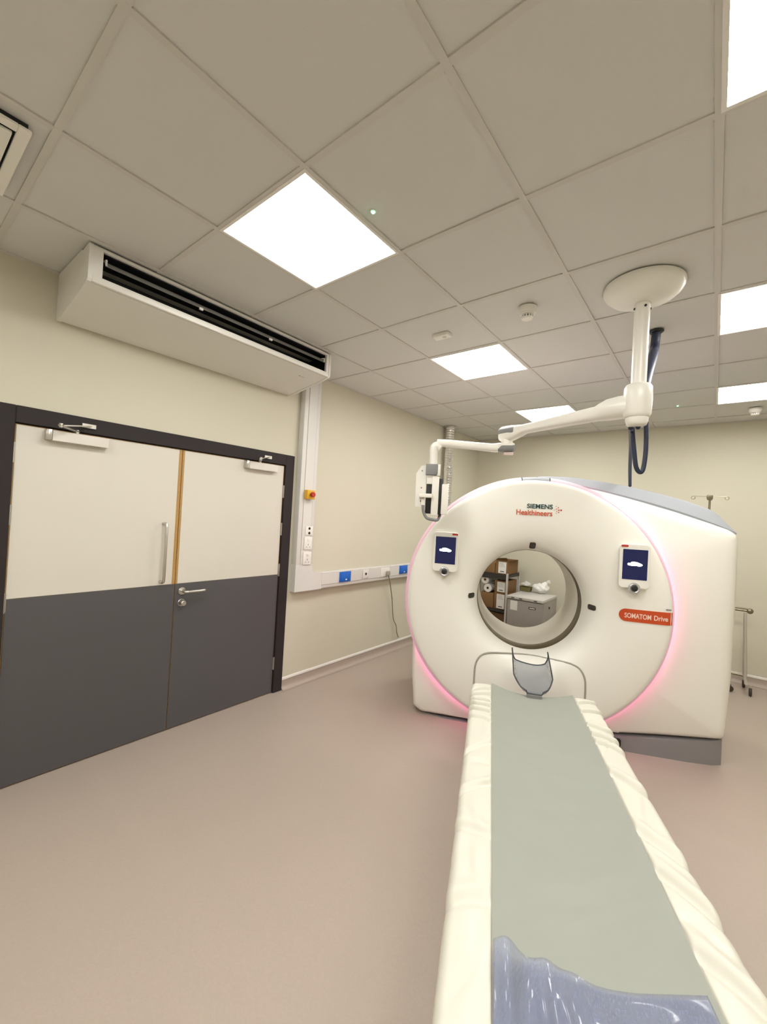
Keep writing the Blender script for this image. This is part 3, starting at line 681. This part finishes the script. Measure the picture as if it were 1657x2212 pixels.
bm = NB(); box(bm, -.045, .02, -.02, .02, 2.068, 2.086, Matrix.Translation(J) @ Matrix.Rotation(math.atan2(d2v.y, d2v.x), 4, 'Z'), bev=.006); obj('brake_tab', bm, mat('pale pink tab', (.75, .6, .58), .4), pa)
# drop arm and equipment bracket, facing the camera side
vd = Vector((K3.x-CAM.x, K3.y-CAM.y, 0)).normalized(); rt = Vector((vd.y, -vd.x, 0))
Q = lambda x, y, dz=0.0: onP(x, y, Vector((K3.x, K3.y, 2.0))+vd*dz, vd)
def pbox(bm, x0, y0, x1, y1, d0, d1, bev=.003):
    a = Q(x0, y0); b = Q(x1, y1); o = (a-K3).dot(rt); o2 = (b-K3).dot(rt)
    box(bm, min(o, o2), max(o, o2), d0, d1, min(a.z, b.z), max(a.z, b.z), frameM(Vector((K3.x, K3.y, 0)), rt, vd, Vector((0, 0, 1))), bev=bev)
    return bm
top = Q(943, 958); 
bm = NB(); tube(bm, spline([Q(952, 968), Q(945, 963), Q(939, 966), Q(937, 978), Q(936, 1004)], 6), [.028]*6+[.029]*6+[.030]*6+[.028]*7, 20); obj('drop_arm', bm, M_white, pa, angle=60)
obj('bracket_collar', pbox(NB(), 921, 1003, 945, 1027, -.035, .035), M_greypl, pa)
obj('bracket_yoke', pbox(NB(), 944.5, 1004, 951, 1029, -.03, .03), M_white, pa)
bm = NB(); poly = [(921, 1004), (911, 1005), (899, 1022), (896, 1094), (912, 1095), (920, 1060)]
pp = [((Q(x, y)-K3).dot(rt), Q(x, y).z) for x, y in poly]
prism(bm, pp, frameM(Vector((K3.x, K3.y, 0))+vd*.045, rt, Vector((0, 0, 1)), -vd), .02); pt = obj('side_plate', bm, M_white, pa)
for x, y in ((912, 1016), (910, 1053), (908, 1082)):
    bm = NB(); lathe(bm, [(0, 0), (.005, 0), (.004, .003), (0, .003)], Q(x, y)+vd*.0245, -vd, 10); obj('plate_screw', bm, M_greypl, pt)
obj('slide_rail', pbox(NB(), 934.5, 1029, 945, 1114, -.02, .02, .004), M_white, pa)
obj('rail_back', pbox(NB(), 922, 1032, 934, 1110, .01, .03), M_black, pa)
obj('rail_web', pbox(NB(), 922.5, 1029, 934, 1046, -.012, .0095, .003), M_white, pa)
obj('display_back', pbox(NB(), 947, 1034, 954, 1112, -.01, .12, .004), M_black, pa)
obj('display_shell', pbox(NB(), 955, 1046, 966, 1112, -.02, .13, .006), M_white, pa)
obj('clamp_bar', pbox(NB(), 905, 1066, 934, 1076, -.045, .02, .006), M_white, pa)
obj('clamp_post', pbox(NB(), 910, 1077, 918, 1092, -.02, .012, .004), M_white, pa)
bm = NB(); tube(bm, spline([Q(914, 1091, -.01), Q(914.5, 1104, -.01), Q(921, 1118, -.01), Q(932, 1122, -.01), Q(945, 1123, 0), Q(951, 1110, .05)], 8), .0105, 12); obj('bracket_cable', bm, M_greypl, pa)

# hoses
Pc = onZ(1418, 715, H)
def V3(x, y, P=Vector((PX, PY+.10, 2.3))): return onP(x, y, P, Vector((vd.x, vd.y, 0)))
hz = thing('supply_hose', 'thick dark blue hose hanging in a loop behind the pendant arm pole', 'hose', (Pc.x, Pc.y, 1.85))
Pb = onP(1394, 838, Vector((PX, PY+.125, 2.3)), Vector((vd.x, vd.y, 0)))
hp = [Pc+Vector((0, 0, -.006)), Pc+Vector((-.004, -.015, -.12)), Pc.lerp(Pb, .5)+Vector((.006, .02, .01)), Pb, V3(1400, 880, Pb), V3(1396, 912, Pb), V3(1396, 950, Pb), V3(1394, 985, Pb), V3(1389, 1014, Pb), V3(1382, 1020, Pb), V3(1374, 1008, Pb), V3(1370, 975, Pb), V3(1367, 940, Pb), V3(1368, 912, Pb), Vector((PX+.006, PY+.02, 2.146))]
hp = spline(hp, 8); nr = len(hp)
bm = NB(); tube(bm, hp, [max(.0115, .026-.0145*smooth01((i/nr-.24)/.08)) for i in range(nr)], 16); obj('hose', bm, M_dkblue, hz)
bm = NB(); lathe(bm, [(.027, 0), (.042, 0), (.042, -.006), (.034, -.012), (.027, -.012)], (Pc.x, Pc.y, H-.0005), (0, 0, 1), 28, closed=True); obj('ceiling_grommet', bm, M_black, hz)
sp = [V3(1364, 905, Pb), V3(1362, 960, Pb), V3(1361, 1010, Pb), V3(1361, 1045, Pb)]
zt = S(.35, 2.15, 1.975)
sp = [Vector((PX-.028, PY+.02, 2.146)), onP(1363, 960, zt, Vector((vd.x, vd.y, 0))).lerp(V3(1363, 960, Pb), .6), onP(1361, 1010, zt, Vector((vd.x, vd.y, 0))).lerp(V3(1361, 1010, Pb), .25), onP(1361, 1046, zt, Vector((vd.x, vd.y, 0)))]
sp.append(Vector((sp[-1].x, sp[-1].y, 1.972)))
bm = NB(); tube(bm, spline(sp, 8), .012, 14); tag(obj('signal_cable', bm, M_dkblue), 'straight dark blue cable running from the arm hub down to the scanner top', 'cable')

# ================================================================== WALL TRUNKING, SOCKETS
TX = X0+.072
tk = thing('cable_trunking', 'white L-shaped cable trunking rising beside the dark door frame', 'trunking', (X0+.03, 3.0, .88))
VY0, VY1 = 2.065, 2.255; HZ0, HZ1 = .882, 1.034
obj('vertical_run', box(NB(), X0+.001, TX-.004, VY0, VY1, HZ1+.06, H-.003, bev=.008), M_trunk, tk)
obj('horizontal_run', box(NB(), X0+.001, TX-.004, VY1+.12, 4.45, HZ0, HZ1, bev=.008), M_trunk, tk)
bm = NB(); e = [(VY0-.003, HZ0-.003), (VY1+.13, HZ0-.003), (VY1+.13, HZ1+.003), (VY1+.05, HZ1+.003), (VY1+.015, HZ1+.015), (VY1+.003, HZ1+.05), (VY1+.003, HZ1+.09), (VY0-.003, HZ1+.09)]
prism(bm, e, Matrix(((0, 0, 1, X0+.0005), (1, 0, 0, 0), (0, 1, 0, 0), (0, 0, 0, 1))), .071); obj('elbow_cover', bm, M_trunk, tk)
obj('lid_strip', box(NB(), TX-.006, TX, VY0+.048, VY1-.042, HZ1+.091, H-.004, bev=.001, seg=1), M_trunk, tk)
obj('lid_strip', box(NB(), TX-.006, TX, VY1+.131, 4.448, HZ0+.034, HZ1-.012, bev=.001, seg=1), M_trunk, tk)
for y in (VY0+.046, VY1-.040): obj('lid_seam', box(NB(), TX-.005, TX-.0032, y-.0015, y+.0015, HZ1+.091, H-.004), M_seam, tk)
for z in (HZ0+.032, HZ1-.010): obj('lid_seam', box(NB(), TX-.005, TX-.0032, VY1+.131, 4.448, z-.0012, z+.0012), M_seam, tk)
def plate(name, label, cat, x0, y0, x1, y1, m, d=.008, group=None):
    a = onX(x0, y0, TX+d); b = onX(x1, y1, TX+d)
    ya, yb, za, zb = min(a.y, b.y), max(a.y, b.y), min(a.z, b.z), max(a.z, b.z)
    t = thing(name, label, cat, (TX+.0005, (ya+yb)/2, za), group)
    obj('face_plate', box(NB(), TX+.0004, TX+d, ya, yb, za, zb, bev=.002), m, t)
    return t, (ya+yb)/2, (za+zb)/2, yb-ya, zb-za
def disc(name, P, r, h, m, par, n=18, ax=(1, 0, 0)):
    bm = NB(); lathe(bm, [(0, 0), (r, 0), (r, h*.8), (r*.85, h), (0, h)], P, ax, n); return obj(name, bm, m, par)
t, y, z, wd, ht = plate('emergency_stop', 'yellow emergency stop box with red button on the trunking', 'switch', 665, 1058, 680, 1079, M_yellow, .045)
st = disc('button_stem', (TX+.0452, y, z), .014, .015, M_black, t); disc('stop_button', (TX+.0602, y, z), .024, .020, M_red, t)
t, y, z, wd, ht = plate('outlet_plate', 'white wall plate with two black round holes, upright trunking', 'socket', 661, 1137, 675.5, 1156, M_cap, .008, 'plates on the upright trunking')
for dz in (.021, -.021): disc('black_port', (TX+.0081, y, z+dz), .012, .003, M_black, t)
for (a, b, c, d), lb in (((658.5, 1160, 673.5, 1187), 'white wall socket directly below the plate with two black holes'), ((656, 1193, 671.5, 1219), 'lowest white wall socket on the upright trunking, above the elbow')):
    t, y, z, wd, ht = plate('wall_socket', lb, 'socket', a, b, c, d, M_cap, .010, 'plates on the upright trunking')
    obj('rocker_switch', box(NB(), TX+.0101, TX+.014, y-.012, y+.012, z+.02, z+.045, bev=.001), M_white, t)
    for dy, dz, sx, sz in ((0, -.012, .003, .008), (-.018, -.034, .006, .003), (.018, -.034, .006, .003)):
        obj('pin_slot', box(NB(), TX+.0099, TX+.0104, y+dy-sx, y+dy+sx, z+dz-sz, z+dz+sz), M_greypl, t)
for (a, b, c, d), lb in (((735, 1236, 757.5, 1255), 'blue wall socket nearest the trunking elbow'), ((864.5, 1222, 880, 1238), 'blue wall socket beside the scanner, past the plugged-in cable')):
    t, y, z, wd, ht = plate('blue_socket', lb, 'socket', a, b, c, d, M_blue, .010, 'blue sockets on the level trunking')
    obj('socket_lid', box(NB(), TX+.0101, TX+.016, y-wd*.42, y+wd*.42, z-ht*.38, z+ht*.30, bev=.002), M_blue, t)
    obj('socket_mark', box(NB(), TX+.0161, TX+.0166, y-.003, y+.018, z-.034, z-.022), M_paper, t)
t, y, z, wd, ht = plate('data_plate', 'small white plate with one black hole between the blue sockets', 'socket', 785, 1231, 796, 1248, M_cap, .009)
disc('black_port', (TX+.0091, y, z), .013, .004, M_black, t)
t, y, z, wd, ht = plate('plugged_socket', 'white socket with a grey plug in it on the level trunking', 'socket', 823, 1227, 841, 1244, M_cap, .009)
Pp = onX(838, 1238, TX+.02)
pc = thing('power_cable', 'grey plug with a thin cable hanging down the cream wall', 'cable', (TX+.02, Pp.y, 0))
bm = NB(); box(bm, TX+.0095, TX+.040, Pp.y-.025, Pp.y+.025, Pp.z-.024, Pp.z+.026, bev=.008); obj('plug', bm, mat('grey plug', (.34, .31, .26), .5), pc)
cpts = [Vector((TX+.028, Pp.y+.004, Pp.z-.024))] + [onX(x, y, X) for x, y, X in ((843, 1262, TX+.02), (846.5, 1290, TX-.02), (848, 1315, X0+.03), (850, 1338, X0+.03), (856, 1352, X0+.03), (857.5, 1368, X0+.055))]
e = onZ(866, 1387, .008); e2 = onZ(874, 1391, .008)
cpts += [e+Vector((0, -.005, .01)), e2]
bm = NB(); tube(bm, spline(cpts, 8), .0055, 10); obj('cord', bm, M_cable, pc)

# foil duct in the far corner
DX, DY = X0+.085, 4.62
bm = NB(); n = 150; pts = []; rad = []
for i in range(n+1):
    z = .4+(H-.42)*i/n; pts.append((DX, DY, z)); rad.append(.060+.005*math.cos(i*math.pi)*1.0+.004*noise.noise(Vector((0, 0, i*.4))))
tube(bm, pts, rad, 24)
for v in bm.verts: v.co.z += .012*noise.noise(Vector((v.co.x*30, v.co.y*30, v.co.z*6)))
fd = thing('foil_duct', 'crinkled silver foil duct rising to the ceiling in the far corner', 'duct', (DX, DY, .38))
obj('duct_sleeve', bm, M_duct, fd, angle=20)
bm = NB(); lathe(bm, [(.066, 0), (.080, 0), (.080, -.018), (.066, -.022)], (DX, DY, H-.0005), (0, 0, 1), 28, closed=True); obj('duct_collar', bm, M_alu, fd)
bm = NB(); box(bm, DX-.075, DX+.075, DY-.075, DY+.075, .002, .40, bev=.006); obj('floor_box', bm, M_trunk, fd)

# ================================================================== BEHIND THE SCANNER
# small fridge
fx0, fx1, fy0, fy1, fz = 1.04, 1.47, 4.72, 5.30, .70
t = thing('small_fridge', 'small grey fridge with pale worktop seen through the scanner bore', 'fridge', ((fx0+fx1)/2, 5.0, 0))
obj('cabinet', box(NB(), fx0, fx1, fy0+.045, fy1, .03, fz-.035, bev=.004), M_fridge, t)
dr = obj('fridge_door', box(NB(), fx0, fx1, fy0+.004, fy0+.042, .06, fz-.042, bev=.006), M_fridge, t)
obj('worktop', box(NB(), fx0-.008, fx1+.008, fy0-.004, fy1, fz-.033, fz, bev=.004), M_fridget, t)
for x in (fx0+.07, fx0+.17, fx1-.08): obj('vent_mark', box(NB(), x-.02, x+.02, fy0-.0052, fy0-.0038, fz-.024, fz-.012), M_print, t)
obj('paper_note', box(NB(), fx0+.04, fx0+.13, fy0+.002, fy0+.0039, fz-.17, fz-.055), M_paper, dr)
obj('name_plate', box(NB(), fx1-.16, fx1-.075, fy0+.001, fy0+.0039, fz-.125, fz-.098), M_print, dr)
obj('plate_mark', box(NB(), fx1-.15, fx1-.085, fy0+.0002, fy0+.0008, fz-.117, fz-.107), M_paper, dr)
disc('side_knob', (fx1+.0002, fy0+.27, fz-.12), .014, .010, M_black, t)
for x in (fx0+.03, fx1-.03):
    for y in (fy0+.08, fy1-.04): obj('foot', box(NB(), x-.02, x+.02, y-.02, y+.02, .0, .031), M_black, t)
# tray with paper, and bag, on the worktop
P = onZ(1136, 1277, fz)
t = thing('pulp_tray', 'olive pulp tray holding white paper on the fridge top', 'tray', (P.x, P.y, fz+.001))
bm = NB(); loft(bm, [[Vector((P.x+x*k, P.y+y*k, fz+z)) for x, y in rrect(.15, .11, .02, 4)] for k, z in ((.85, .002), (1, .062), (.95, .062), (.80, .010))], True, True); obj('tray', bm, M_olive, t)
bm = NB(); V = grid(bm, lambda u, v: (P.x-.10+.12*u+.03*v, P.y-.05+.10*v, fz+.066+.055*math.sin(.3+u*2.4)*(.6+.5*v)+.012*noise.noise(Vector((u*4, v*4, 1)))), 10, 8); bmesh.ops.solidify(bm, geom=bm.faces[:], thickness=.002); obj('crumpled_paper', bm, M_paper, t)
P = onZ(1166, 1282, fz)
bm = NB(); bmesh.ops.create_icosphere(bm, subdivisions=4, radius=1)
for v in bm.verts:
    n_ = noise.fractal(v.co*1.8, 1.0, 2.0, 3)*.22; c = v.co*(1+n_)
    z = c.z*.065+.062
    if c.x > .25 and c.z > .55: z += .06*(c.z-.5)
    v.co = Vector((P.x+c.x*.105, P.y+.04+c.y*.09, fz+.003+max(.0, z)))
bg = thing('plastic_bag', 'crumpled white plastic bag lying on the fridge top', 'bag', (P.x, P.y+.04, fz+.001))
obj('bag_body', bm, M_bag, bg, angle=80)
bm = NB(); q = Vector((P.x+.045, P.y+.05, fz+.118)); tube(bm, [q, q+Vector((.012, 0, .02)), q+Vector((.03, 0, .035)), q+Vector((.06, 0, .045))], [.022, .010, .018, .026], 12); obj('bag_knot', bm, M_bag, bg, angle=80)
# storage rack and cartons
rx0, rx1, ry0, ry1 = .30, .905, 5.04, 5.48
t = thing('storage_rack', 'dark two-shelf storage rack against the back wall behind the fridge', 'rack', (.6, 5.26, 0))
for x in (rx0, rx1-.022):
    for y in (ry0, ry1-.022): obj('post', box(NB(), x, x+.022, y, y+.022, 0, .925), M_fridget, t)
for z in (.395, .885): obj('shelf', box(NB(), rx0+.001, rx1-.001, ry0+.001, ry1-.001, z-.02 if z > .5 else z, z+.02 if z > .5 else z+.03), M_rack, t)
obj('shelf_lip', box(NB(), rx0+.023, rx1-.023, ry0+.0, ry0+.018, .80 if False else .835, .8645), M_rack, t)
def carton(label, x0, x1, z0, z1, y0=ry0+.03, y1=ry1-.04, flaps=False, m=M_card, note=True):
    t = thing('cardboard_box', label, 'box', ((x0+x1)/2, (y0+y1)/2, z0+.001), 'cardboard boxes on the rack')
    bm = NB()
    if flaps:
        th = .006; box(bm, x0, x1, y0, y1, z0+.001, z0+.008); box(bm, x0, x0+th, y0, y1, z0+.008, z1); box(bm, x1-th, x1, y0, y1, z0+.008, z1); box(bm, x0+th, x1-th, y0, y0+th, z0+.008, z1); box(bm, x0+th, x1-th, y1-th, y1, z0+.008, z1)
    else: box(bm, x0, x1, y0, y1, z0+.001, z1, bev=.003)
    obj('carton', bm, m, t)
    if flaps:
        for pts_ in (((x1-.003, y0, z1), (x1-.003, y1, z1), (x1+.10, y1, z1+.025), (x1+.10, y0, z1+.025)), ((x0, y0+.003, z1), (x1, y0+.003, z1), (x1-.01, y0-.03, z1+.045), (x0+.03, y0-.03, z1+.03))):
            bm = NB(); bm.faces.new([bm.verts.new(p) for p in pts_]); bmesh.ops.solidify(bm, geom=bm.faces[:], thickness=.004); obj('flap', bm, m, t)
    if note:
        cx_ = (x0+x1)/2+.01; hw = min(.055, (x1-x0)*.36); zc = (z0+z1)/2
        nt_ = obj('shipping_label', box(NB(), cx_-hw, cx_+hw, y0-.0022, y0-.0004, z0+.012, z1-.018), M_paper, t)
        obj('bar_code', box(NB(), cx_-hw*.5, cx_+hw*.5, y0-.0028, y0-.0023, z0+.03, z0+.042), M_print, nt_)
        for k in range(4): obj('print_line', box(NB(), cx_-hw*.8, cx_+hw*(.3+.12*k), y0-.0028, y0-.0023, z1-.035-.016*k, z1-.031-.016*k), M_seam, nt_)
carton('open cardboard box with raised flaps on the top rack shelf', .715, .885, .906, 1.09, flaps=True)
carton('plain cardboard box beside the open one on the top rack shelf', .50, .705, .906, 1.05, note=False)
carton('labelled cardboard box directly under the top rack shelf', .715, .880, .652, .815)
carton('labelled cardboard box at the bottom of the lower rack stack', .715, .880, .428, .650)
carton('dark brown box on the floor under the rack', .60, .88, 0, .38, m=M_carddk, note=False)
for (x, z), lb in (((.615, .69), 'white paper roll lying nearer the rack post, lower of two'), ((.57, .80), 'white paper roll lying on top of the other roll')):
    t = thing('paper_roll', lb, 'paper roll', (x, 5.2, z-.058), 'paper rolls on the rack')
    bm = NB(); lathe(bm, [(.018, 0), (.054, 0), (.057, .004), (.057, .25), (.018, .25)], (x, ry0+.03, z), (0, 1, 0), 28, closed=True); obj('roll', bm, M_paper, t)
    bm = NB(); lathe(bm, [(.012, -.001), (.018, -.001), (.018, .251), (.012, .251)], (x, ry0+.03, z), (0, 1, 0), 20, closed=True); obj('core', bm, M_card, t)
carton('low cardboard box under the paper rolls on the rack', .52, .705, .428, .630, note=False)

# drip stand behind the scanner
IX, IY = 2.985, 5.18
iv = thing('drip_stand', 'thin drip stand with wire hooks showing above the grey scanner cover', 'drip stand', (IX, IY, 0))
bm = NB(); tube(bm, [(IX, IY, .10), (IX, IY, 1.25)], .0135, 14); obj('lower_pole', bm, M_chrome, iv)
bm = NB(); tube(bm, [(IX, IY, 1.25), (IX, IY, 1.98)], .010, 14); obj('upper_pole', bm, M_chrome, iv)
bm = NB(); lathe(bm, [(0, 0), (.020, 0), (.027, .02), (.027, .045), (.022, .055), (0, .055)], (IX, IY, 1.965), (0, 0, 1), 8); obj('hook_head', bm, M_chrome, iv)
for k, a in enumerate((0.05, 1.62, 3.19, 4.76)):
    dv = Vector((math.cos(a), math.sin(a), 0)); c = Vector((IX, IY, 2.005))
    bm = NB(); tube(bm, [c+dv*.02, c+dv*.13] + [c+dv*(.14+.017*math.sin(b))+Vector((0, 0, -.017+.017*math.cos(b))) for b in (0, .7, 1.4, 2.1, 2.8, 3.5, 4.2, 4.9, 5.4)], .003, 8); obj('hook', bm, M_chrome, iv)
for k in range(5):
    a = 2*math.pi*k/5+.4; dv = Vector((math.cos(a), math.sin(a), 0)); c = Vector((IX, IY, .11))
    bm = NB(); tube(bm, [c, c+dv*.2+Vector((0, 0, -.03)), c+dv*.26+Vector((0, 0, -.04))], .011, 10); lg = obj('leg', bm, M_chrome, iv)
    q = c+dv*.26; bm = NB(); lathe(bm, [(0, -.011), (.026, -.011), (.03, -.006), (.03, .006), (.026, .011), (0, .011)], (q.x, q.y, .0302), (-dv.y, dv.x, 0), 18); tube(bm, [(q.x, q.y, .04), (q.x, q.y, .075)], .008, 8); obj('castor', bm, M_rubber, lg)

# wheeled frame trolley at the right edge
QX, QY = 3.385, 5.45
tr_ = thing('frame_trolley', 'chrome tubular trolley frame on dark castors beside the scanner by the back wall', 'trolley', (3.15, 5.47, 0))
hb = onY(1617, 1320, QY)
for yy in (QY-.0, ):
    bm = NB(); tube(bm, [(hb.x-.005, QY, .13), (hb.x-.025, QY, hb.z-.02)], [.019, .014], 14); obj('upright', bm, M_alu, tr_)
bm = NB(); tube(bm, [(2.75, QY, hb.z), (hb.x+.0, QY, hb.z)], .0125, 12); tube(bm, [(2.75, QY, hb.z+.025), (hb.x-.005, QY, hb.z+.02)], .007, 10); obj('handle_rail', bm, M_chrome, tr_)
bm = NB(); bmesh.ops.create_icosphere(bm, subdivisions=3, radius=.029, matrix=Matrix.Translation((hb.x+.012, QY, hb.z))); obj('handle_knob', bm, M_chrome, tr_)
bm = NB(); tube(bm, [(2.78, QY, .15), (hb.x-.005, QY, .15)], .012, 12); obj('lower_rail', bm, M_chrome, tr_)
bm = NB(); tube(bm, [(2.77, QY, .13), (2.77, QY, hb.z)], .015, 12); obj('upright', bm, M_alu, tr_)
for (x, y) in ((hb.x-.005, QY+.10), (hb.x+.035, QY-.16), (2.77, QY+.10), (2.77, QY-.16)):
    bm = NB(); lathe(bm, [(0, -.012), (.036, -.012), (.042, -.006), (.042, .006), (.036, .012), (0, .012)], (x, y, .0422), (1, 0, 0), 20); cw = obj('castor', bm, M_rubber, tr_)
    bm = NB(); tube(bm, [(x, y, .05), (x, y, .105)], .012, 10); obj('castor_stem', bm, M_alu, cw)
for x in (hb.x-.002, 2.77):
    bm = NB(); tube(bm, [(x, QY-.18, .118), (x, QY+.12, .118)], .014, 12); obj('foot_bar', bm, M_alu, tr_)
